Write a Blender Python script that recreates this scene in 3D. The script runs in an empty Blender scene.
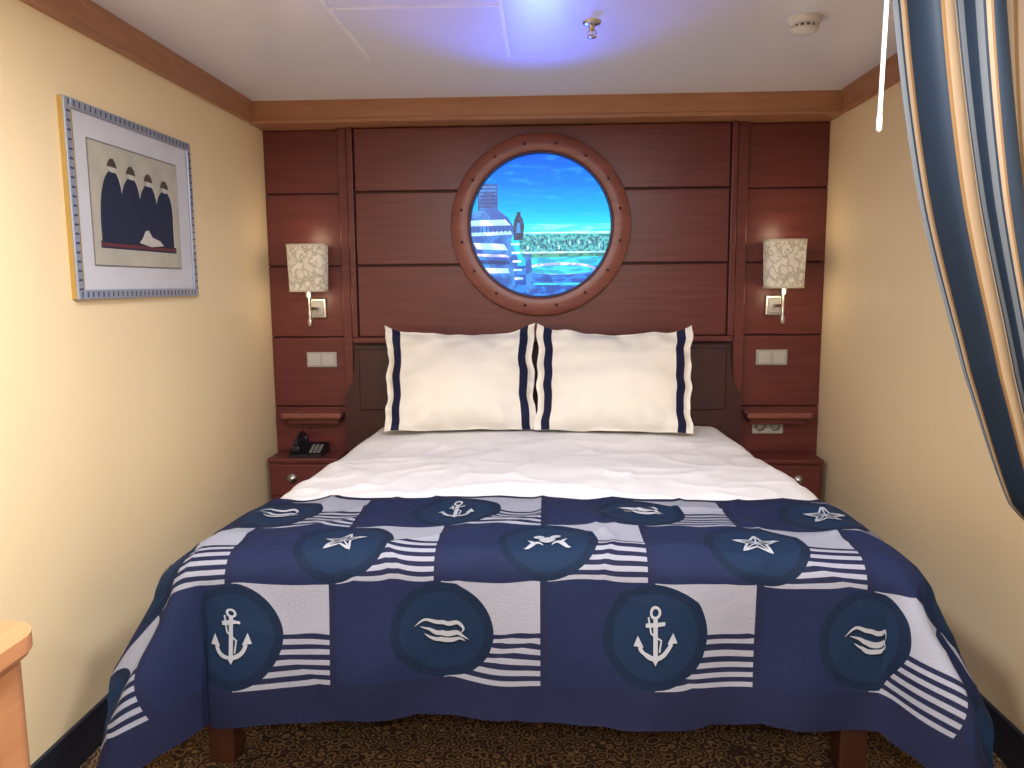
import bpy, bmesh, math
from mathutils import Vector, Matrix, noise
S=1.1; FZ=0.10
def W(p): return Vector((p[0]*S,p[1]*S,(p[2]-FZ)*S))
sc=bpy.context.scene
sc.view_settings.view_transform='Standard'
# ------------------------------------------------------------ materials
def sock(nt,v,inp):
    if isinstance(v,(int,float)): inp.default_value=v
    else: nt.links.new(v,inp)
def MA(nt,op,a,b=0.0,c=0.0):
    n=nt.nodes.new('ShaderNodeMath'); n.operation=op
    sock(nt,a,n.inputs[0]); sock(nt,b,n.inputs[1]); sock(nt,c,n.inputs[2]); return n.outputs[0]
def MIX(nt,f,a,b):
    n=nt.nodes.new('ShaderNodeMix'); n.data_type='RGBA'
    sock(nt,f,n.inputs[0])
    for v,i in ((a,6),(b,7)):
        if isinstance(v,tuple): n.inputs[i].default_value=(*v,1)
        else: nt.links.new(v,n.inputs[i])
    return n.outputs[2]
def base(name,rough=.6,spec=.5,metal=0):
    m=bpy.data.materials.new(name); m.use_nodes=True
    nt=m.node_tree; p=nt.nodes['Principled BSDF']
    p.inputs['Roughness'].default_value=rough; p.inputs['Metallic'].default_value=metal
    p.inputs['Specular IOR Level'].default_value=spec
    return m,nt,p
def coords(nt,scale=(1,1,1)):
    t=nt.nodes.new('ShaderNodeTexCoord'); mp=nt.nodes.new('ShaderNodeMapping')
    mp.inputs['Scale'].default_value=scale; nt.links.new(t.outputs['Object'],mp.inputs[0]); return mp.outputs[0]
def NZ(nt,vec,scale,detail=4,rough=.5):
    n=nt.nodes.new('ShaderNodeTexNoise'); n.inputs['Scale'].default_value=scale
    n.inputs['Detail'].default_value=detail; n.inputs['Roughness'].default_value=rough
    nt.links.new(vec,n.inputs['Vector']); return n.outputs[0]
def RAMP(nt,f,stops):
    r=nt.nodes.new('ShaderNodeValToRGB'); nt.links.new(f,r.inputs[0])
    e=r.color_ramp.elements
    while len(e)<len(stops): e.new(.5)
    for i,(p,c) in enumerate(stops): e[i].position=p; e[i].color=(*c,1)
    return r.outputs[0]
def BUMP(nt,p,h,st,dist=.01):
    b=nt.nodes.new('ShaderNodeBump'); b.inputs['Strength'].default_value=st; b.inputs['Distance'].default_value=dist
    nt.links.new(h,b.inputs['Height']); nt.links.new(b.outputs[0],p.inputs['Normal'])
def mat(name,c1,c2=None,rough=.6,spec=.5,metal=0,scale=(1,1,1),ns=8,bump=0,detail=4,lo=.3,hi=.7):
    m,nt,p=base(name,rough,spec,metal)
    c2=c2 or tuple(x*.93 for x in c1)
    f=NZ(nt,coords(nt,scale),ns,detail)
    nt.links.new(RAMP(nt,f,[(lo,c1),(hi,c2)]),p.inputs['Base Color'])
    if bump: BUMP(nt,p,f,bump)
    return m
def emi(name,col,st=1,c2=None,ns=30,scale=(1,1,1),lo=.45,hi=.55):
    m=bpy.data.materials.new(name); m.use_nodes=True; nt=m.node_tree
    p=nt.nodes['Principled BSDF']; p.inputs['Base Color'].default_value=(0,0,0,1); p.inputs['Roughness'].default_value=.3
    p.inputs['Emission Strength'].default_value=st
    if c2:
        nt.links.new(RAMP(nt,NZ(nt,coords(nt,scale),ns,3),[(lo,col),(hi,c2)]),p.inputs['Emission Color'])
    else: p.inputs['Emission Color'].default_value=(*col,1)
    return m
m_wall=mat('cream_wall',(.86,.70,.44),(.84,.68,.42),rough=.55,ns=3)
m_wallr=m_wall
m_ceil,nt,p=base('ceiling_white',.30,.55)
nt.links.new(RAMP(nt,NZ(nt,coords(nt),4),[(.3,(.82,.85,.96)),(.7,(.80,.83,.94))]),p.inputs['Base Color'])
m_seam=mat('ceiling_seam',(.95,.96,1.0),rough=.4)
m_mah=mat('mahogany',(.15,.030,.026),(.098,.018,.017),rough=.36,scale=(1,8,16),ns=3.5,detail=8)
m_mahd=mat('mahogany_dark',(.050,.010,.010),(.035,.007,.007),rough=.45,scale=(1,8,14),ns=3,detail=6)
m_mahr=mat('mahogany_ring',(.25,.082,.062),(.19,.06,.045),rough=.35,scale=(1,4,6),ns=5,detail=6)
m_crown=mat('crown_wood',(.41,.20,.105),(.34,.155,.08),rough=.4,scale=(2,2,12),ns=3,detail=6)
m_leg=mat('leg_wood',(.08,.028,.016),(.055,.02,.012),rough=.4,scale=(6,6,1),ns=4)
m_honey=mat('honey_wood',(.52,.25,.12),(.44,.195,.085),rough=.35,scale=(8,1,8),ns=4,detail=6)
m_base=mat('navy_baseboard',(.010,.015,.03),rough=.5)
m_white=mat('white_linen',(.86,.85,.86),(.84,.83,.84),rough=.85,spec=.2,ns=6,bump=.15)
m_pil=mat('cream_cotton',(.87,.84,.75),(.85,.82,.73),rough=.85,spec=.2,ns=9,bump=.15)
m_navy=mat('navy_ribbon',(.006,.009,.045),rough=.7,spec=.3)
m_chrome=mat('brushed_nickel',(.62,.60,.57),rough=.3,metal=1)
m_plate=mat('switch_plate',(.42,.40,.38),rough=.4)
m_rock=mat('switch_rocker',(.50,.48,.44),rough=.4)
m_platd=mat('socket_dark',(.18,.17,.16),rough=.5)
m_black=mat('black_plastic',(.008,.009,.012),rough=.35)
m_wht=mat('white_plastic',(.75,.75,.75),rough=.4)
m_shade,nt,p=base('patterned_shade',.6,.4)
v=coords(nt); f=NZ(nt,v,24,3)
c=RAMP(nt,f,[(.44,(.62,.56,.44)),(.50,(.34,.29,.21)),(.56,(.58,.52,.40))])
nt.links.new(c,p.inputs['Base Color']); nt.links.new(c,p.inputs['Emission Color']); p.inputs['Emission Strength'].default_value=.32
BUMP(nt,p,f,.2)
m_trimshade=mat('shade_trim',(.66,.60,.46),rough=.6)
# carpet
m_carpet,nt,p=base('patterned_carpet',.95,.1)
v=coords(nt)
vo=nt.nodes.new('ShaderNodeTexVoronoi'); vo.inputs['Scale'].default_value=30; nt.links.new(v,vo.inputs['Vector'])
rr=MA(nt,'FRACT',MA(nt,'MULTIPLY',vo.outputs['Distance'],3.2))
nt.links.new(RAMP(nt,rr,[(.3,(.045,.028,.020)),(.5,(.34,.21,.10)),(.8,(.07,.042,.028))]),p.inputs['Base Color'])
BUMP(nt,p,NZ(nt,v,300),.4)
# blanket
T=.246
LIGHT=(.25,.262,.32)
m_blk,nt,p=base('nautical_bed_scarf',.8,.2)
uv=nt.nodes.new('ShaderNodeUVMap'); uv.uv_map='UVMap'
sp=nt.nodes.new('ShaderNodeSeparateXYZ'); nt.links.new(uv.outputs[0],sp.inputs[0])
a,b=sp.outputs[0],sp.outputs[1]
r=MA(nt,'DIVIDE',MA(nt,'SUBTRACT',b,.02),T); row=MA(nt,'FLOOR',r); fr=MA(nt,'FRACT',r)
g=MA(nt,'ADD',MA(nt,'ADD',MA(nt,'DIVIDE',a,T),row),20.0)
dx=MA(nt,'SUBTRACT',MA(nt,'MODULO',g,2.0),1.0)
dy=MA(nt,'SUBTRACT',fr,.5)
d=MA(nt,'SQRT',MA(nt,'ADD',MA(nt,'MULTIPLY',dx,dx),MA(nt,'MULTIPLY',dy,dy)))
circ=MA(nt,'LESS_THAN',d,.49); ring=MA(nt,'LESS_THAN',d,.40)
inr=MA(nt,'MULTIPLY',MA(nt,'GREATER_THAN',r,0.0),MA(nt,'LESS_THAN',r,3.0))
cell=MA(nt,'GREATER_THAN',dx,0.0)
strp=MA(nt,'GREATER_THAN',MA(nt,'FRACT',MA(nt,'DIVIDE',MA(nt,'SUBTRACT',fr,.50),.0995)),.50)
sol=MA(nt,'MAXIMUM',MA(nt,'LESS_THAN',fr,.50),strp)
f=MA(nt,'MULTIPLY',MA(nt,'MULTIPLY',MA(nt,'MULTIPLY',cell,sol),inr),MA(nt,'LESS_THAN',dx,.93))
ob=coords(nt); wn=NZ(nt,ob,7,3)
navy=MIX(nt,wn,(.0065,.009,.032),(.011,.015,.048))
navy=MIX(nt,MA(nt,'MULTIPLY',MA(nt,'LESS_THAN',dx,0.0),inr),navy,(.008,.014,.050))
c=MIX(nt,f,navy,LIGHT)
cc=MIX(nt,ring,(.003,.011,.033),(.0045,.017,.048))
c=MIX(nt,MA(nt,'MULTIPLY',circ,inr),c,cc)
nt.links.new(c,p.inputs['Base Color'])
hh=MA(nt,'ADD',MA(nt,'MULTIPLY',NZ(nt,ob,160,2),.12),NZ(nt,coords(nt,(1,1.6,.6)),5,2))
BUMP(nt,p,hh,.5,.022)
m_motif=mat('scarf_motif',(.32,.34,.39),rough=.8)
# curtain
m_cur,nt,p=base('striped_curtain',.6,.3)
uv=nt.nodes.new('ShaderNodeUVMap'); uv.uv_map='UVMap'
sp=nt.nodes.new('ShaderNodeSeparateXYZ'); nt.links.new(uv.outputs[0],sp.inputs[0])
fx=MA(nt,'FRACT',MA(nt,'MULTIPLY',sp.outputs[0],4.0))
rp=nt.nodes.new('ShaderNodeValToRGB'); rp.color_ramp.interpolation='CONSTANT'; nt.links.new(fx,rp.inputs[0])
NAV=(.007,.017,.034);BEI=(.27,.195,.125);GOL=(.16,.09,.035);GRY=(.10,.115,.13)
stops=[(0,GRY),(.05,NAV),(.07,BEI),(.10,GOL),(.12,NAV),(.38,GOL),(.42,BEI),(.68,GOL),(.71,BEI),(.80,NAV),(.84,GRY),(.91,NAV)]
e=rp.color_ramp.elements
while len(e)<len(stops): e.new(.5)
for i,(q,cl) in enumerate(stops): e[i].position=q; e[i].color=(*cl,1)
nt.links.new(rp.outputs[0],p.inputs['Base Color'])
# ------------------------------------------------------------ builder
class B:
    def __init__(s,n): s.n=n; s.V=[];s.F=[];s.FM=[];s.FS=[];s.mats=[];s.UV={}
    def mi(s,m):
        if m not in s.mats: s.mats.append(m)
        return s.mats.index(m)
    def add(s,vs,fs,m,smooth=False,uvs=None,fm=None):
        o=len(s.V); s.V+= [Vector(v) for v in vs]
        if uvs:
            for i,u in enumerate(uvs): s.UV[o+i]=u
        for k,f in enumerate(fs):
            s.F.append([o+i for i in f]); s.FM.append(s.mi(fm[k] if fm else m)); s.FS.append(smooth)
    def box(s,x0,x1,y0,y1,z0,z1,m,bev=0,seg=2,xf=None):
        bm=bmesh.new(); bmesh.ops.create_cube(bm,size=1)
        for v in bm.verts: v.co=Vector(((x0+x1)/2+v.co.x*(x1-x0),(y0+y1)/2+v.co.y*(y1-y0),(z0+z1)/2+v.co.z*(z1-z0)))
        if bev: bmesh.ops.bevel(bm,geom=bm.edges[:],offset=bev,segments=seg,profile=.5,affect='EDGES')
        if xf: bmesh.ops.transform(bm,matrix=xf,verts=bm.verts)
        bm.verts.index_update()
        s.add([v.co.copy() for v in bm.verts],[[v.index for v in f.verts] for f in bm.faces],m); bm.free()
    def lathe(s,prof,cen,axis,m,seg=32,smooth=True,sx=1,sy=1):
        ax={'X':Vector((1,0,0)),'Y':Vector((0,1,0)),'Z':Vector((0,0,1))}[axis]
        e1={'X':Vector((0,1,0)),'Y':Vector((1,0,0)),'Z':Vector((1,0,0))}[axis]; e2=ax.cross(e1)
        vs=[];fs=[];n=len(prof)
        for (r_,h) in prof:
            for k in range(seg):
                t=2*math.pi*k/seg; vs.append(Vector(cen)+ax*h+e1*(r_*math.cos(t)*sx)+e2*(r_*math.sin(t)*sy))
        for i in range(n-1):
            for k in range(seg):
                k2=(k+1)%seg; fs.append([i*seg+k,i*seg+k2,(i+1)*seg+k2,(i+1)*seg+k])
        s.add(vs,fs,m,smooth)
        for i in (0,n-1):
            if prof[i][0]>1e-4 and prof[0]!=prof[-1]: s.add([vs[i*seg+k] for k in range(seg)],[list(range(seg))],m)
    def grid(s,fn,us,vs_,m,smooth=True,fmf=None,uvf=None):
        V=[];F=[];U=[];fm=[];nu=len(us)
        for v in vs_:
            for u in us:
                V.append(fn(u,v)); U.append(uvf(u,v) if uvf else (u,v))
        for j in range(len(vs_)-1):
            for i in range(nu-1):
                F.append([j*nu+i,j*nu+i+1,(j+1)*nu+i+1,(j+1)*nu+i])
                if fmf: fm.append(fmf((us[i]+us[i+1])/2,(vs_[j]+vs_[j+1])/2))
        s.add(V,F,m,smooth,U,fm if fmf else None)
    def prism(s,pts,fn,d0,d1,m):
        n=len(pts); V=[fn(p[0],p[1],d0) for p in pts]+[fn(p[0],p[1],d1) for p in pts]
        s.add(V,[list(range(n)),list(range(2*n-1,n-1,-1))]+[[i,(i+1)%n,n+(i+1)%n,n+i] for i in range(n)],m)
    def tube(s,path,r,m,seg=10):
        P=[Vector(p) for p in path]; V=[];F=[]
        for i,pt in enumerate(P):
            t=(P[min(i+1,len(P)-1)]-P[max(i-1,0)]).normalized()
            up=Vector((0,0,1)) if abs(t.z)<.9 else Vector((0,1,0))
            a1=t.cross(up).normalized(); a2=t.cross(a1)
            for k in range(seg):
                an=2*math.pi*k/seg; V.append(pt+a1*(r*math.cos(an))+a2*(r*math.sin(an)))
        for i in range(len(P)-1):
            for k in range(seg):
                k2=(k+1)%seg; F.append([i*seg+k,i*seg+k2,(i+1)*seg+k2,(i+1)*seg+k])
        s.add(V,F,m,True); n=len(P)
        s.add([V[k] for k in range(seg)],[list(range(seg))],m); s.add([V[(n-1)*seg+k] for k in range(seg)],[list(range(seg))],m)
    def done(s,recalc=True):
        vs=[W(v) for v in s.V]
        lo=Vector([min(v[i] for v in vs) for i in range(3)]); hi=Vector([max(v[i] for v in vs) for i in range(3)])
        o=Vector(((lo.x+hi.x)/2,(lo.y+hi.y)/2,lo.z))
        me=bpy.data.meshes.new(s.n); me.from_pydata([v-o for v in vs],[],s.F)
        for m in s.mats: me.materials.append(m)
        ul=me.uv_layers.new(name='UVMap') if s.UV else None
        for i,pl in enumerate(me.polygons):
            pl.material_index=s.FM[i]; pl.use_smooth=s.FS[i]
            if ul:
                for li in pl.loop_indices: ul.data[li].uv=s.UV.get(me.loops[li].vertex_index,(0,0))
        if recalc:
            bm=bmesh.new(); bm.from_mesh(me); bmesh.ops.recalc_face_normals(bm,faces=bm.faces); bm.to_mesh(me); bm.free()
        ob=bpy.data.objects.new(s.n,me); ob.location=o; sc.collection.objects.link(ob); return ob
def lin(a,b,n): return [a+(b-a)*i/(n-1) for i in range(n)]
def ss(a,b,x):
    t=max(0,min(1,(x-a)/(b-a))); return t*t*(3-2*t)
XL,XR,YB,YF,ZC=-1.24,1.20,3.5,-2.0,2.11
# ------------------------------------------------------------ room shell
def sbox(n,*a,**k):
    o=B(n); o.box(*a,**k); return o.done()
sbox('floor',XL-.1,XR+.1,YF-.1,YB+.1,FZ-.1,FZ,m_carpet)
sbox('ceiling',XL-.1,XR+.1,YF-.1,YB+.1,ZC,ZC+.1,m_ceil)
sbox('wall_left',XL-.1,XL,YF-.1,YB+.1,FZ,ZC,m_wall)
sbox('wall_right',XR,XR+.1,YF-.1,YB+.1,FZ,ZC,m_wallr)
sbox('wall_back',XL,XR,YB,YB+.1,FZ,ZC,m_wall)
sbox('wall_front',XL,XR,YF-.1,YF,FZ,ZC,m_wall)
sbox('baseboard_left',XL,XL+.012,YF,3.27,FZ,FZ+.115,m_base,bev=.003)
sbox('baseboard_right',XR-.012,XR,YF,3.27,FZ,FZ+.115,m_base,bev=.003)
# crown trims
CZ=2.022
def crown(n,pts,fn,a0,a1):
    o=B(n); o.prism(pts,fn,a0,a1,m_crown); return o.done()
def cprof(b):
    return [(0,CZ),(b+.016,CZ),(b+.02,CZ+.005),(b+.02,CZ+.014),(b+.017,CZ+.018),(b+.02,CZ+.066),(b+.026,CZ+.071),(b+.026,ZC),(0,ZC)]
crown('trim_1',cprof(0),lambda p,z,d:(XL+p,d,z),YF,3.28)
crown('trim_2',cprof(0),lambda p,z,d:(XR-p,d,z),YF,3.28)
o=B('trim_3'); o.prism(cprof(.17),lambda p,z,d:(d,3.498-p,z),XL,XR,m_crown); o.done()
# panelling
zs=[FZ,.49,.805,1.12,1.435,1.75,CZ]
for x0,x1 in ((XL+.001,-.907),(.857,XR-.001)):
    o=B('wood_wall_panelling')
    o.box(x0,x1,3.485,3.499,FZ,CZ,m_mahd)
    for i in range(len(zs)-1): o.box(x0,x1,3.466,3.487,zs[i]+.003,zs[i+1]-.003,m_mah,bev=.003)
    o.done()
o=B('raised_wall_panel')
o.box(-.906,.856,3.45,3.499,FZ,CZ,m_mahd)
for x0,x1 in ((-.905,-.865),(.81,.855)):
    o.box(x0,x1,3.435,3.452,FZ,CZ,m_mah,bev=.004)
for i in range(3,6):
    o.box(-.83,.775,3.425,3.452,zs[i]+.004,zs[i+1]-.004,m_mah,bev=.004)
o.box(-.862,-.836,3.42,3.452,1.12,CZ,m_mah,bev=.004)
o.box(.781,.807,3.42,3.452,1.12,CZ,m_mah,bev=.004)
o.box(-.862,.807,3.420,3.452,1.095,1.12,m_mah,bev=.004)
o.done()
o=B('headboard')
o.prism([(-.90,FZ),(-.90,.86),(-.86,.93),(-.84,1.085),(.785,1.085),(.805,.93),(.845,.86),(.845,FZ)],lambda x,z,d:(x,d,z),3.398,3.419,m_mahd)
o.box(-.83,.775,3.385,3.400,.80,1.07,m_mahd,bev=.006)
o.done()
# ------------------------------------------------------------ porthole screen
PX,PZ,PY=-.027,1.598,3.4195
o=B('porthole_screen')
o.lathe([(.386,0),(.386,-.018),(.380,-.026),(.314,-.030),(.308,-.026),(.306,-.008),(.386,0)],(PX,PY,PZ),'Y',m_mahr,96)
m_rim=mat('porthole_inner_rim',(.06,.05,.10),rough=.3,metal=.5)
o.lathe([(.309,-.012),(.309,-.031),(.301,-.029),(.299,-.008),(.309,-.012)],(PX,PY,PZ),'Y',m_rim,96)
for k in range(16):
    t=2*math.pi*(k+.5)/16
    o.lathe([(.0065,-.026),(.0065,-.032),(.004,-.034),(.0001,-.0345)],(PX+.345*math.cos(t),PY,PZ+.345*math.sin(t)),'Y',m_mahd,12)
m_sky=bpy.data.materials.new('screen_sky'); m_sky.use_nodes=True; nt=m_sky.node_tree; p=nt.nodes['Principled BSDF']
p.inputs['Base Color'].default_value=(0,0,0,1); p.inputs['Emission Strength'].default_value=1.6
uvn=nt.nodes.new('ShaderNodeUVMap'); uvn.uv_map='UVMap'; sp=nt.nodes.new('ShaderNodeSeparateXYZ'); nt.links.new(uvn.outputs[0],sp.inputs[0])
skyc=RAMP(nt,sp.outputs[1],[(.0,(.0,.22,.75)),(.46,(.02,.66,.80)),(.60,(.0,.36,.82)),(.78,(0,.17,.80)),(1.0,(0,.08,.68))])
cl=NZ(nt,coords(nt,(2,2,9)),5,5)
skyc=MIX(nt,MA(nt,'MULTIPLY',RAMP(nt,cl,[(.52,(0,0,0)),(.75,(1,1,1))]),.35),skyc,(.05,.50,1.0))
nt.links.new(skyc,p.inputs['Emission Color'])
SR=.305
n=64; cv=[(PX+SR*math.cos(2*math.pi*k/n),PY-.006,PZ+SR*math.sin(2*math.pi*k/n)) for k in range(n)]
o.add(cv,[list(range(n))],m_sky,False,[(.5+.5*math.cos(2*math.pi*k/n),.5+.5*math.sin(2*math.pi*k/n)) for k in range(n)])
CL=[(math.cos(2*math.pi*k/48)*.99,math.sin(2*math.pi*k/48)*.99) for k in range(48)]
def clip(poly):
    out=poly
    for i in range(48):
        A,C=CL[i],CL[(i+1)%48]; inp=out; out=[]
        def sd(q): return (C[0]-A[0])*(q[1]-A[1])-(C[1]-A[1])*(q[0]-A[0])
        for j in range(len(inp)):
            P,Q=inp[j],inp[(j+1)%len(inp)]; sp_,sq=sd(P),sd(Q)
            if sp_>=0: out.append(P)
            if (sp_>=0)!=(sq>=0):
                t=sp_/(sp_-sq); out.append((P[0]+t*(Q[0]-P[0]),P[1]+t*(Q[1]-P[1])))
        if not out: return []
    return out
lay=[0]
def scr(poly,m):
    q=clip(poly)
    if len(q)<3: return
    lay[0]+=1; y=PY-.0065-.00006*lay[0]
    o.add([(PX+SR*u,y,PZ+SR*v) for u,v in q],[list(range(len(q)))],m)
def rect(a,b,c,d): return [(a,c),(b,c),(b,d),(a,d)]
e_sea=emi('screen_sea',(.02,.60,.75),1.5,(.15,.90,.88),ns=8,scale=(1,1,6))
e_wht=emi('screen_white',(.35,.65,1),1.4,(.75,.9,1),ns=14)
e_dk=emi('screen_dark_blue',(.0,.04,.25),1.0,(.0,.10,.42),ns=40)
e_crowd=emi('screen_crowd',(.0,.22,.28),1.1,(.10,.60,.65),ns=70)
e_deck=emi('screen_deck',(.0,.34,.56),1.4,(.02,.62,.78),ns=14,scale=(1,1,4))
e_pink=emi('screen_edge',(.35,.38,1.0),1.4,(.80,.75,1),ns=20)
e_pool=emi('screen_pool',(.0,.07,.42),1.3,(.01,.22,.80),ns=12,scale=(1,1,3)); e_mid=emi('screen_mid_blue',(.01,.10,.48),1.2,(.03,.28,.80),ns=12)
e_fig=emi('screen_figure',(.0,.015,.08),1,(.01,.06,.2),ns=60); e_grn=emi('screen_green',(.01,.22,.22),1.1,(.08,.42,.30),ns=40)
import random
rng=random.Random(4)
scr(rect(-.45,1,-.12,.02),e_sea)
scr(rect(-.40,1,-.105,-.09),e_wht)
scr(rect(-.3,1,-.36,-.12),e_crowd)
for i in range(24):
    x=-.22+i*.048+rng.uniform(-.01,.01); z=-.34+rng.uniform(0,.13); h=rng.uniform(.04,.07)
    scr([(x-.008,z),(x+.008,z),(x+.011,z+h*.75),(x,z+h),(x-.011,z+h*.75)],(e_fig,e_wht,e_dk)[i%3])
scr([(-.3,-.36),(1,-.36),(1,-.385),(-.2,-.39)],e_wht)
scr([(-.28,-.39),(.98,-.38),(.85,-.47),(-.22,-.47)],e_grn)
scr([(-.22,-.44),(.92,-.43),(.66,-.58),(-.12,-.57)],e_deck)
def ell(cx,cy,rx,ry,n=28): return [(cx+rx*math.cos(2*math.pi*i/n),cy+ry*math.sin(2*math.pi*i/n)) for i in range(n)]
scr([(-.4,-.56),(.9,-.56),(.9,-1),(-.4,-1)],e_pool)
scr(ell(.28,-.60,.50,.085),e_pink); scr(ell(.28,-.615,.47,.065),e_deck)
scr([(-.16,-.80),(.58,-.80),(.62,-.83),(-.14,-.83)],e_deck)
scr([(-.22,-.40),(-.14,-.40),(-.10,-.92),(-.20,-.95)],e_mid)
scr(rect(-.88,-.60,.1,.58),e_dk)
for i in range(9): scr(rect(-.86,-.62,.13+i*.050,.15+i*.050),e_mid)
scr([(-1,.20),(-.62,.24),(-.46,.12),(-.35,-.05),(-.42,-.2),(-1,-.2)],e_mid)
scr([(-1,.08),(-.50,.09),(-.42,.01),(-1,.0)],e_wht)
scr([(-1,-.09),(-.42,-.07),(-.40,-.12),(-1,-.14)],e_wht)
for i in range(9): scr(rect(-.95+.06*i,-.935+.06*i,-.09,.0),e_dk)
scr([(-1,-.2),(-.42,-.2),(-.32,-.45),(-.37,-.9),(-1,-.9)],e_mid)
scr([(-.95,-.23),(-.52,-.25),(-.46,-.34),(-.9,-.32)],e_wht)
scr([(-.95,-.38),(-.48,-.40),(-.44,-.44),(-.9,-.42)],e_pink)
scr([(-.9,-.47),(-.46,-.48),(-.42,-.54),(-.86,-.53)],e_dk)
scr([(-.9,-.58),(-.46,-.59),(-.44,-.66),(-.84,-.66)],e_wht)
for i in range(5): scr([(-.42+.012*i,-.24-.12*i),(-.30+.012*i,-.24-.12*i),(-.30+.012*i,-.27-.12*i),(-.42+.012*i,-.27-.12*i)],e_wht)
scr([(-.38,-.20),(-.25,-.20),(-.23,.0),(-.25,.10),(-.28,.14),(-.28,.19),(-.33,.19),(-.34,.14),(-.37,.08),(-.385,-.02)],e_fig)
scr([(-.35,-.1),(-.28,-.1),(-.29,.04),(-.33,.04)],e_mid)
ps=o.done()
def child_light(kind,name,loc,energy,col,par):
    L=bpy.data.lights.new(name,kind); L.energy=energy; L.color=col
    l=bpy.data.objects.new(name,L); sc.collection.objects.link(l); l.location=W(loc); l.parent=par
    l.matrix_parent_inverse=Matrix.Translation(-par.location); return l,L
l,L=child_light('SPOT','ceiling_glow_spot',(PX,3.20,1.62),58,(.06,.11,1),ps)  # added blue spot, stands in for the screen's reflection on the ceiling
L.spot_size=math.radians(68); L.spot_blend=1; L.shadow_soft_size=.12
l.rotation_euler=(W((PX-.02,2.15,2.10))-W((PX,3.20,1.62))).to_track_quat('-Z','Y').to_euler()
# ------------------------------------------------------------ bed
ZT=.724
def AW(y,a):
    return .70+.06*(1-ss(2.4,3.4,y))+(.04*(1-ss(1.85,2.35,y)) if a<0 else 0)
Y0=1.79
def bedP(a,yy,inf=0.0,drape=1.0):
    y=max(yy,Y0); ey=max(0,Y0-yy); A=AW(y,a); ex=max(0,abs(a)-A); sg=1 if a>=0 else -1
    foot=1-ss(2.5,3.2,y)
    left=1.0 if a<0 else 0.35
    Rs=(.085+(.045+.02*left)*foot)-inf; Rf=.07-inf; bs=math.radians(4+(16+7*left)*foot*drape); bf=math.radians(2)
    r=math.hypot(ex,ey)
    aa=min(abs(a),A)
    z=ZT-inf+.015*(1-(aa/A)**2)+.02*ss(2.9,3.1,y)
    flat=1-ss(2.95,3.1,y)
    z+=flat*(.007*noise.noise(Vector((a*4,yy*4,3.1)))+.005*noise.noise(Vector((a*11,yy*9,1.1))))
    z+=flat*.007*(1-abs(noise.noise(Vector((a*3.0+yy*2,yy*5-a*1.5,9.3))))*2)**4
    z+=flat*.006*(1-min(1,abs(noise.noise(Vector((a*5.0-yy*3,yy*4+a*2.5,2.3))))*2.2))**4
    if r<=0: return Vector((a,y,z))
    dxx,dyy=ex/r,ey/r; w=dxx*dxx; R=Rf+(Rs-Rf)*w; be=bf+(bs-bf)*min(1,w*1.3)
    if ex>0 and ey>0: be=be+math.radians(11)*4*w*(1-w)
    L=R*math.pi/2*.9
    if r<L: t=r/R; h=R*math.sin(t); dz=R*(1-math.cos(t))
    else:
        t=L/R; q=r-L; h=R*math.sin(t)+q*math.sin(be); dz=R*(1-math.cos(t))+q*math.cos(be)
    k=ss(.05,.4,r)
    if ex>0 and ey>0:
        th=math.atan2(ey,ex); h+=k*.042*math.sin(th*4*1.9+.4)*math.sin(th*2)
    if ey>0: h+=(1-w)*k*(.012*math.sin(a*8+.5)+.010*math.sin(a*19+2+3*ey)+.024*noise.noise(Vector((a*5,yy*3,4))))
    if ex>0: h+=w*k*(.014*math.sin(yy*9)+.010*math.sin(yy*21+1))
    z-=dz
    return Vector((sg*(aa+h*dxx),y-h*dyy,max(z,FZ+.006)))
o=B('bed')
o.box(-.80,.79,1.86,3.38,.36,.47,m_mahd,bev=.01)
for x in (-.895,.74):
    for y in (1.88,3.18):
        o.box(x,x+.07,y,y+.07,FZ,.42,m_leg,bev=.006)
us=lin(-1.06,1.06,170); vs=lin(3.382,1.54,150)
def duvet(u,v):
    p_=bedP(u,v,.016,.8); return Vector((p_.x,p_.y,max(p_.z,.34)))
o.grid(duvet,us,vs,m_white)
o.box(-.70,.70,1.85,3.37,.47,.66,m_white,bev=.04,seg=3)
bed=o.done(recalc=True)
YS=2.19
def sc_(a,b): return bedP(a,YS-b,0,1)
def scn(a,b,off):
    e=.004; P=sc_(a,b); n_=(sc_(a+e,b)-sc_(a-e,b)).cross(sc_(a,b-e)-sc_(a,b+e))
    n_.normalize()
    return P+n_*off
o=B('nautical_bed_scarf')
us=lin(-1.19,1.19,300); vs=lin(0,.85,130)
def wob(u,v): return v+(.006*math.sin(u*6+1)+.004*math.sin(u*15))*(1-v/.85)*.8
o.grid(lambda u,v:sc_(u,wob(u,v)),us,vs,m_blk,uvf=lambda u,v:(u,wob(u,v)))
def ribbon(pts,w,closed=False,taper=False):
    if closed: pts=pts+[pts[0]]
    P=[]
    for i in range(len(pts)-1):
        (x0,y0),(x1,y1)=pts[i],pts[i+1]; L=math.hypot(x1-x0,y1-y0); k=max(1,int(L/.008))
        for j in range(k): P.append((x0+(x1-x0)*j/k,y0+(y1-y0)*j/k))
    P.append(pts[-1]); V=[];F=[]
    for i,(x,y) in enumerate(P):
        q0=P[max(i-1,0)]; q1=P[min(i+1,len(P)-1)]; tx,ty=q1[0]-q0[0],q1[1]-q0[1]; l=math.hypot(tx,ty) or 1
        ww=w*(math.sin(math.pi*(i+.3)/(len(P)-.4)) if taper else 1)/2
        V.append(scn(x-ty/l*ww,y+tx/l*ww,.003)); V.append(scn(x+ty/l*ww,y-tx/l*ww,.003))
    for i in range(len(P)-1): F.append([2*i,2*i+1,2*i+3,2*i+2])
    o.add(V,F,m_motif)
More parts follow.
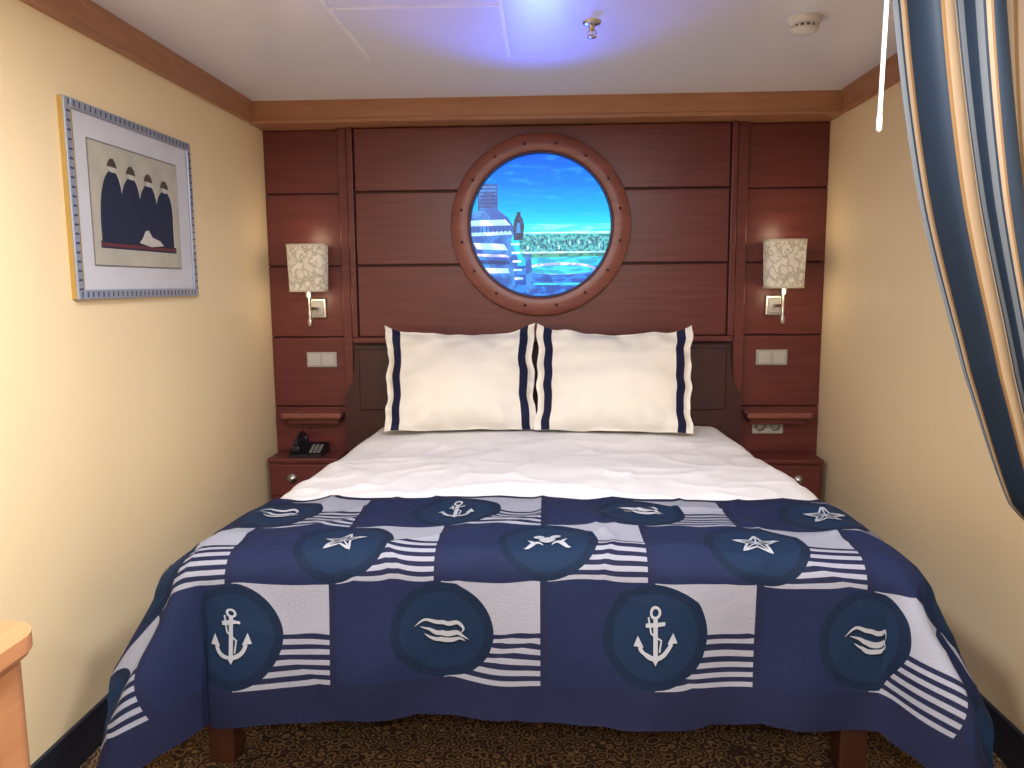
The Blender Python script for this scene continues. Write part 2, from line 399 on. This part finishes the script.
def arc(cx,cy,r,a0,a1,n=14,ry=None): return [(cx+r*math.cos(math.radians(a0+(a1-a0)*i/(n-1))),cy+(ry or r)*math.sin(math.radians(a0+(a1-a0)*i/(n-1)))) for i in range(n)]
def tri(cx,cy,p1,p2,p3):
    o.add([scn(cx+q[0],cy+q[1],.003) for q in (p1,p2,p3)],[[0,1,2]],m_motif)
def anchor(cx,cy):
    ribbon(arc(cx,cy-.052,.010,0,345,14),.006,True)
    ribbon([(cx,cy-.04),(cx,cy+.052)],.010)
    ribbon([(cx-.022,cy-.028),(cx+.022,cy-.028)],.009)
    ribbon(arc(cx,cy+.014,.036,10,170,18),.009)
    for s_ in (-1,1):
        tri(cx,cy,(s_*.027,.022),(s_*.050,.018),(s_*.040,-.006))
    tri(cx,cy,(-.010,.048),(.010,.048),(0,.064))
    ribbon([(cx-.016,cy-.045),(cx-.01,cy-.01),(cx+.013,cy+.01),(cx+.009,cy+.04)],.004)
def star(cx,cy):
    R_,r_=.054,.022; pts=[(cx+(R_ if i%2==0 else r_)*math.sin(math.radians(36*i+8)),cy-(R_ if i%2==0 else r_)*math.cos(math.radians(36*i+8))) for i in range(10)]
    ribbon(pts,.006,True)
    for i in range(0,10,2): ribbon([(cx,cy),(cx+(pts[i][0]-cx)*.8,cy+(pts[i][1]-cy)*.8)],.004)
    for i in range(1,10,2): ribbon([(cx,cy),pts[i]],.002)
def wave(cx,cy):
    K=[((-.064,-.012),(-.04,-.032),(-.012,-.024),(.012,-.020),(.036,-.028),(.050,-.014),(.044,-.002)),
       ((-.052,-.014),(-.030,-.008),(-.012,.004),(.010,.006),(.034,-.002),(.046,.004),(.062,.014)),
       ((-.042,.002),(-.026,.014),(-.008,.022),(.020,.019),(.040,.012),(.054,.018))]
    for pts,w_ in zip(K,(.011,.013,.011)):
        P=[(cx+x,cy+y) for x,y in pts]; Q=[]
        for i in range(len(P)-1):
            p0,p1,p2,p3=P[max(i-1,0)],P[i],P[i+1],P[min(i+2,len(P)-1)]
            for j in range(5):
                t=j/5; Q.append(tuple(.5*((2*p1[c])+(-p0[c]+p2[c])*t+(2*p0[c]-5*p1[c]+4*p2[c]-p3[c])*t*t+(-p0[c]+3*p1[c]-3*p2[c]+p3[c])*t**3) for c in (0,1)))
        Q.append(P[-1]); ribbon(Q,w_,taper=True)
def badge(cx,cy):
    for (qx,qy,q) in ((0,.000,.020),(-.020,-.022,.013),(.020,-.022,.013)):
        ribbon(arc(cx+qx,cy+qy,q*.5,0,345,14),q,True)
    for s_ in (-1,1):
        ribbon([(cx+s_*(.01+.045*t),cy+.030-.012*math.sin(t*5)) for t in lin(0,1,10)],.012,taper=True)
        ribbon([(cx+s_*(.02+.028*t),cy+.014+.008*math.sin(t*5)) for t in lin(0,1,10)],.010,taper=True)
c0,c1,c2=.02+.5*T,.02+1.5*T,.02+2.5*T
anchor(-3*T,c2); wave(-T,c2); anchor(T,c2); wave(3*T,c2)
star(-2*T,c1); badge(0,c1); star(2*T,c1); wave(4*T-.0,c1) ; wave(-4*T,c1)
wave(-3*T,c0); anchor(-T,c0); wave(T,c0); star(3*T,c0)
sf=o.done(); sf.parent=bed; sf.matrix_parent_inverse=Matrix.Translation(-bed.location)
# ------------------------------------------------------------ pillows
def pillow(cx,cy,cz,wd,ht,th,yaw,seed,roll=0):
    o=B('pillow')
    Mx=Matrix.Translation((cx,cy,cz))@Matrix.Rotation(math.radians(yaw),4,'Z')@Matrix.Rotation(math.radians(-19),4,'X')@Matrix.Rotation(math.radians(roll),4,'Y')
    us=lin(-1,1,91); vv=lin(-1,1,57)
    def f(sgn):
        def g_(u,v):
            x=wd/2*u*(1-.05*(1-v*v)); z=ht/2*v*(1-(.11 if v>0 else .015)*(1-u*u))
            ue=min(1,abs(u)/.95); ve=min(1,abs(v)/.97)
            t=(max(0,1-ue**2.1)**.66)*(max(0,1-ve**2.0)**.60)
            t*=1+.20*(-v)
            if v>0: z+=.020*abs(u)**8*v
            y=sgn*(th/2*t+.003)
            fl=1-min(1,t)
            y+=.016*noise.noise(Vector((u*1.8+seed,v*2.2,sgn)))*(.15+t)+ .030*fl*fl*noise.noise(Vector((u*4,v*5,seed)))
            y+=sgn*.006*math.sin(u*24+seed)*ss(.45,.9,abs(v))*t+sgn*.006*math.sin(v*15+seed)*ss(.5,.9,abs(u))*t
            dg=abs(abs(u)-abs(v)); y-=sgn*.012*math.exp(-(dg/.10)**2)*ss(.35,.8,abs(u))*t
            x+=.014*noise.noise(Vector((v*3.5,seed,0)))*abs(u)**3*(1 if u>0 else -1)
            z+=.014*noise.noise(Vector((u*3.5+seed,v*1.6,5)))*(1 if v>0 else .3)
            return Mx@Vector((x,y,z))
        return g_
    def fm(u,v): return m_navy if .805<abs(u)<.905 else m_pil
    o.grid(f(-1),us,vv,m_pil,fmf=fm); o.grid(f(1),us,vv,m_pil,fmf=fm)
    for k,(ul,vl) in enumerate(((us,[-1]),(us,[1]),([-1],vv),([1],vv))):
        P=[(u,v) for u in ul for v in vl]; V=[];F=[]
        for (u,v) in P: V+= [f(-1)(u,v),f(1)(u,v)]
        for i in range(len(P)-1): F.append([2*i,2*i+1,2*i+3,2*i+2])
        o.add(V,F,m_pil)
    mz=min(q.z for q in o.V); dz=.748-mz
    for q in o.V: q.z+=dz
    my=max(q.y for q in o.V); dy_=min(0,3.383-my)
    for q in o.V: q.y+=dy_
    return o.done()
pillow(-.362,3.225,.955,.637,.43,.22,3,1.3,-.6)
pillow(.272,3.200,.955,.650,.43,.22,-3,7.7,.6)
# ------------------------------------------------------------ nightstands, shelves
def nightstand(x0,x1):
    o=B('nightstand')
    o.box(x0,x1,3.29,3.464,FZ,.585,m_mah,bev=.003)
    o.box(x0-.004,x1+.002,3.275,3.464,.585,.605,m_mah,bev=.005)
    o.box(x0+.01,x1-.01,3.28,3.292,.44,.575,m_mah,bev=.003)
    o.box(x0+.01,x1-.01,3.28,3.292,.14,.43,m_mah,bev=.003)
    xc=(x0+x1)/2+ (.05 if x0>0 else -.05)
    for z in (.515,.36): o.lathe([(.022,0),(.022,-.006),(.014,-.008),(.012,-.014),(.0001,-.015)],(xc,3.281,z),'Y',m_chrome,20)
    o.done()
nightstand(-1.215,-.911); nightstand(.862,1.165)
def shelf(x0,x1):
    o=B('wall_shelf'); o.box(x0,x1,3.36,3.4655,.765,.79,m_mahr,bev=.006); o.box(x0+.02,x1-.02,3.40,3.4655,.735,.766,m_mah,bev=.003); o.done()
shelf(-1.18,-.912); shelf(.865,1.14)
def switch(x,z,sock_=False):
    o=B('power_outlet' if sock_ else 'light_switch')
    o.box(x-.068,x+.068,3.457,3.4655,z-.034,z+.034,m_plate,bev=.003)
    for k in (-1,1):
        if sock_:
            o.lathe([(.022,0),(.022,-.002),(.0001,-.002)],(x+k*.033,3.457,z),'Y',m_platd,20)
            o.lathe([(.017,-.002),(.017,-.003),(.0001,-.003)],(x+k*.033,3.457,z),'Y',m_plate,20)
        else:
            o.box(x+k*.032-.027,x+k*.032+.027,3.452,3.458,z-.025,z+.025,m_rock,bev=.002)
    o.done()
switch(-1.014,1.019); switch(.985,1.022); switch(.978,.716,True)
# sconces
def sconce(x,px):
    o=B('wall_sconce'); y=3.375; z0,z1=1.324,1.527
    def sh(t,v,k=1.0):
        c_,s_=math.cos(t),math.sin(t); e_=.60
        w=(.078+.007*v)*k
        return Vector((x+w*math.copysign(abs(c_)**e_,c_),y+.062*k*math.copysign(abs(s_)**e_,s_),z0+(z1-z0)*v))
    ts=lin(0,2*math.pi,49)
    o.grid(lambda t,v:sh(t,v),ts,lin(.04,.96,8),m_shade)
    for v0 in (0.0,.955):
        o.grid(lambda t,v:sh(t,v,1.02),ts,[v0,v0+.045],m_trimshade)
    o.add([sh(t,.03,.99) for t in ts[:-1]],[list(range(48))],m_trimshade)
    o.add([sh(t,.93,.98) for t in ts[:-1]],[list(range(48))],m_trimshade)
    o.lathe([(.007,-.15),(.010,-.145),(.010,-.12),(.006,-.115),(.006,-.03),(.016,-.02),(.018,.01)],(x,y,z0),'Z',m_chrome,16)
    o.box(px-.036,px+.036,3.452,3.4655,1.205,1.295,m_chrome,bev=.006)
    o.box(px-.026,px+.026,3.446,3.454,1.217,1.283,m_plate,bev=.004)
    o.tube([(px,3.45,1.25),(px,3.41,1.25),((px+x)/2,3.385,1.25),(x,y,1.25)],.007,m_chrome)
    ob=o.done()
    for z in (1.56,1.285):
        l,L=child_light('POINT','sconce_bulb',(x,3.34,z),.55,(1,.78,.5),ob); L.shadow_soft_size=.04
sconce(-1.034,-1.02); sconce(1.000,.985)
# telephone
o=B('telephone')
o.prism([(3.30,.605),(3.30,.618),(3.40,.65),(3.43,.65),(3.43,.605)],lambda y,z,d:(d,y,z),-1.13,-.985,m_black)
for i in range(3):
    for j in range(4): o.box(-1.045+i*.018,-1.032+i*.018,3.315+j*.018,3.327+j*.018,.622+j*.0058,.630+j*.0058,m_platd,bev=.001)
hp=[(-1.10,3.31,.65),(-1.10,3.325,.668),(-1.10,3.37,.685),(-1.10,3.41,.690),(-1.10,3.425,.672)]
o.tube(hp,.013,m_black,12)
o.box(-1.12,-1.08,3.295,3.325,.625,.655,m_black,bev=.008); o.box(-1.12,-1.08,3.405,3.435,.648,.680,m_black,bev=.008)
o.done()
# ------------------------------------------------------------ framed picture
m_fr=mat('frame_blue_silver',(.34,.38,.47),rough=.35,metal=.3); m_frd=mat('frame_navy_dash',(.03,.05,.12),rough=.4)
m_gold=mat('frame_gold',(.55,.38,.12),rough=.35,metal=.6); m_mat=mat('picture_mat',(.60,.62,.68),rough=.7)
m_pbg=mat('print_background',(.50,.48,.40),(.40,.39,.34),rough=.8,ns=12); m_pblue=mat('print_navy_cloak',(.010,.018,.055),rough=.8)
m_pred=mat('print_red',(.13,.03,.04),rough=.8); m_pbr=mat('print_brown_hat',(.07,.05,.04),rough=.8); m_pwh=mat('print_white',(.55,.54,.50),rough=.8)
o=B('framed_picture'); X0=XL
y0,y1,z0,z1=2.0,2.708,1.318,1.836; fw=.026
o.box(X0,X0+.018,y0,y0+fw,z0,z1,m_fr,bev=.003); o.box(X0,X0+.018,y1-fw,y1,z0,z1,m_fr,bev=.003)
o.box(X0,X0+.018,y0+fw,y1-fw,z0,z0+fw,m_fr,bev=.003); o.box(X0,X0+.018,y0+fw,y1-fw,z1-fw,z1,m_fr,bev=.003)
o.box(X0,X0+.013,y0-.002,y0+.002,z0+.002,z1-.002,m_gold)
o.box(X0,X0+.0185,y0+fw-.003,y0+fw+.002,z0+fw,z1-fw,m_gold)
n_=28
for i in range(n_):
    yy=y0+.01+(y1-y0-.02)*(i+.2)/n_; w_=(y1-y0)/n_*.35
    for zz in (z0+.006,z1-.020): o.box(X0+.0175,X0+.0190,yy,yy+w_*.5,zz,zz+.014,m_frd)
for i in range(20):
    zz=z0+.02+(z1-z0-.04)*(i+.2)/20
    for yy in (y0+.005,y1-.020): o.box(X0+.0175,X0+.0190,yy,yy+.015,zz,zz+.005,m_frd)
o.box(X0+.002,X0+.010,y0+fw,y1-fw,z0+fw,z1-fw,m_mat)
iy0,iy1,iz0,iz1=2.10,2.60,1.412,1.745
o.box(X0+.009,X0+.0115,iy0-.004,iy1+.004,iz0-.004,iz1+.004,m_platd)
o.box(X0+.010,X0+.0125,iy0,iy1,iz0,iz1,m_pbg)
LY=[X0+.0127]
def pp(pts,m):
    LY[0]+=.00015; o.add([(LY[0],iy0+(iy1-iy0)*u,iz0+(iz1-iz0)*v) for u,v in pts],[list(range(len(pts)))],m)
pp([(.06,.14),(.94,.14),(.94,.20),(.06,.20)],m_pblue); pp([(.06,.155),(.94,.155),(.94,.185),(.06,.185)],m_pred)
def archp(cx,hw,zb,zt,n=14,lean=.03):
    L=[(cx-hw,zb)]
    for i in range(n+1):
        t=math.pi-math.pi*i/n
        L.append((cx+hw*math.cos(t)+lean*math.sin(t),zb+.18+(zt-zb-.18)*math.sin(t)**.8 if 0<i<n else zb+.18))
    L.append((cx+hw,zb)); return L
for k in range(4):
    c_=.19+.198*k; tp=.80-.025*k
    pp(archp(c_+.024,.118,.195,tp+.01),m_pbg)
    pp(archp(c_+.014,.118,.195,tp+.005),m_pwh)
    pp(archp(c_,.118,.195,tp),m_pblue)
    hx=c_+.03
    pp([(hx-.028,tp-.02),(hx+.028,tp-.02),(hx+.03,tp+.03),(hx-.03,tp+.03)],m_pwh)
    pp([(hx-.055,tp+.025),(hx+.05,tp+.02),(hx+.04,tp+.06),(hx+.015,tp+.095),(hx-.02,tp+.09),(hx-.04,tp+.06)],m_pbr)
pp([(.46,.21),(.50,.25),(.54,.32),(.58,.33),(.62,.27),(.72,.24),(.76,.20),(.60,.18)],m_pwh)
o.done()
# ------------------------------------------------------------ ceiling items
o=B('ceiling_hatch')
for x in (-.60,-.125): o.box(x-.006,x+.006,1.3,2.74,ZC-.004,ZC+.001,m_seam)
o.box(-.594,-.131,2.24,2.252,ZC-.004,ZC+.001,m_seam)
o.box(-.594,-.131,1.3,1.31,ZC-.004,ZC+.001,m_seam)
o.box(-.590,-.137,1.32,2.235,ZC-.003,ZC+.001,m_ceil)
o.done()
o=B('fire_sprinkler')
sx,sy_=.133,2.41
o.lathe([(.027,0),(.027,-.004),(.020,-.008),(.010,-.010),(.008,-.012),(.008,-.024),(.0035,-.026),(.0035,-.036)],(sx,sy_,ZC),'Z',m_chrome,24)
o.tube([(sx+.008,sy_,ZC-.021),(sx+.014,sy_,ZC-.031),(sx+.002,sy_,ZC-.041)],.0018,m_chrome,6); o.tube([(sx-.008,sy_,ZC-.021),(sx-.014,sy_,ZC-.031),(sx-.002,sy_,ZC-.041)],.0018,m_chrome,6)
o.lathe([(.0035,-.036),(.014,-.041),(.014,-.044),(.0001,-.044)],(sx,sy_,ZC),'Z',m_chrome,20)
o.done()
o=B('smoke_detector'); dxx_,dyy_=.75,2.42
o.lathe([(.050,0),(.050,-.010),(.045,-.016),(.040,-.018),(.040,-.021)],(dxx_,dyy_,ZC),'Z',m_wht,36)
o.lathe([(.034,-.016),(.034,-.030)],(dxx_,dyy_,ZC),'Z',m_platd,36)
o.lathe([(.040,-.030),(.038,-.037),(.026,-.042),(.0001,-.044)],(dxx_,dyy_,ZC),'Z',m_wht,36)
for k in range(14):
    t=2*math.pi*k/14; o.box(dxx_+.037*math.cos(t)-.003,dxx_+.037*math.cos(t)+.003,dyy_+.037*math.sin(t)-.003,dyy_+.037*math.sin(t)+.003,ZC-.032,ZC-.020,m_wht)
o.done()
# ceiling lights (unseen fixtures, an area lamp added under each)
m_diff=emi('light_diffuser',(1,.97,.95),4)
def ceil_light(x,y,pw,size,col=(1,.93,.84)):
    o=B('ceiling_light'); o.lathe([(size/2+.02,0),(size/2+.02,-.02),(size/2,-.024)],(x,y,ZC),'Z',m_chrome,40)
    o.lathe([(size/2,-.0235),(size/2-.02,-.03),(.0001,-.034)],(x,y,ZC),'Z',m_diff,40); ob=o.done()
    l,L=child_light('AREA','bulb',(x,y,ZC-.045),pw,col,ob); L.shape='DISK'; L.size=size*S
ceil_light(-.50,.95,41,.34,(.97,.97,1.0))
ceil_light(.50,.95,37,.34,(.98,.97,.99))
ceil_light(0.0,-1.0,60,.45,(.99,.97,.99))
# ------------------------------------------------------------ desk (bottom left)
o=B('writing_desk')
def rr(x1,y1,r_,ins=0):
    P=[(XL+.014,-.6),(x1-ins,-.6)]
    P+=[(x1-ins-r_+r_*math.cos(t),y1-ins-r_+r_*math.sin(t)) for t in lin(0,math.pi/2,12)]
    P+=[(XL+.014,y1-ins)]; return P
o.prism(rr(-.882,1.28,.07),lambda x,y,z:(x,y,z),.736,.764,m_honey)
o.prism(rr(-.882,1.28,.07,.004),lambda x,y,z:(x,y,z),.728,.737,m_crown)
o.prism(rr(-.882,1.28,.05,.020),lambda x,y,z:(x,y,z),FZ,.729,m_honey)
for i in range(3): o.box(-.904,-.896,.2,1.15,.14+.19*i,.31+.19*i,m_honey,bev=.003)
for i in range(3): o.lathe([(.012,0),(.012,.01),(.016,.018),(.0001,.022)],(-.896,.68,.22+.19*i),'X',m_chrome,16)
o.done()
# ------------------------------------------------------------ curtain
import bisect
KZ=[FZ+.01,.5,.76,.91,1.17,1.5,1.85,2.08]
KL=[.98,1.02,1.05,.912,.808,.700,.628,.590]
KR=[1.17,1.165,1.155,1.16,1.165,1.17,1.17,1.17]
def interp(K,z):
    i=max(0,min(len(KZ)-2,bisect.bisect(KZ,z)-1))
    def g(j): return K[max(0,min(len(K)-1,j))]
    t=(z-KZ[i])/(KZ[i+1]-KZ[i]); p0,p1,p2,p3=g(i-1),g(i),g(i+1),g(i+2)
    m1=(p2-p0)/2; m2=(p3-p1)/2
    return (2*t**3-3*t*t+1)*p1+(t**3-2*t*t+t)*m1+(-2*t**3+3*t*t)*p2+(t**3-t*t)*m2
o=B('striped_curtain')
CY=1.5
def cur(u,z):
    l,r_=interp(KL,z),interp(KR,z); wd=r_-l
    am=.036*min(1,.45+wd)
    x=l+wd*u+.008*math.sin(u*2*math.pi*5.3+1+z)*min(1,wd/.5)*min(1,u*12)
    y=CY+am*math.sin(u*2*math.pi*5.3+.8*z)+.02*math.sin(u*9+z*2)+.008*math.sin(u*40+2*z)
    return Vector((min(x,1.185),y,z))
o.grid(cur,lin(0,1,280),lin(FZ+.01,2.085,90),m_cur)
o.tube([(1.045,CY-.02,.75),(1.04,CY-.07,.755),(1.10,CY-.09,.765),(1.17,CY-.07,.775),(1.192,CY,.78),(1.17,CY+.08,.775),(1.10,CY+.09,.765),(1.04,CY+.07,.755),(1.045,CY-.02,.75)],.012,m_cur,10)
o.done()
o=B('curtain_rail'); o.box(XL+.03,XR-.03,CY-.012,CY+.012,ZC-.022,ZC,m_wht,bev=.003); o.done()
o=B('curtain_wand'); o.tube([(.594,CY-.03,ZC-.02),(.597,CY-.03,1.9),(.594,CY-.03,1.625)],.004,m_wht,10)
o.lathe([(.0001,-.004),(.005,0),(.005,.02),(.004,.026)],(.594,CY-.03,1.618),'Z',m_wht,12); o.done()
# ------------------------------------------------------------ camera
cam=bpy.data.cameras.new('camera'); cam.sensor_width=36; cam.lens=36*780/1024; cam.clip_start=.02
co=bpy.data.objects.new('camera',cam); sc.collection.objects.link(co)
R_=Matrix.Rotation(math.radians(2.6),4,'Z')@Matrix.Rotation(math.radians(90-7.3),4,'X')@Matrix.Rotation(math.radians(-.45),4,'Z')
co.matrix_world=Matrix.Translation(W((0,0,1.35)))@R_
sc.camera=co
w=bpy.data.worlds.new('world'); sc.world=w; w.use_nodes=True; w.node_tree.nodes['Background'].inputs[0].default_value=(.5,.5,.6,1); w.node_tree.nodes['Background'].inputs[1].default_value=.3
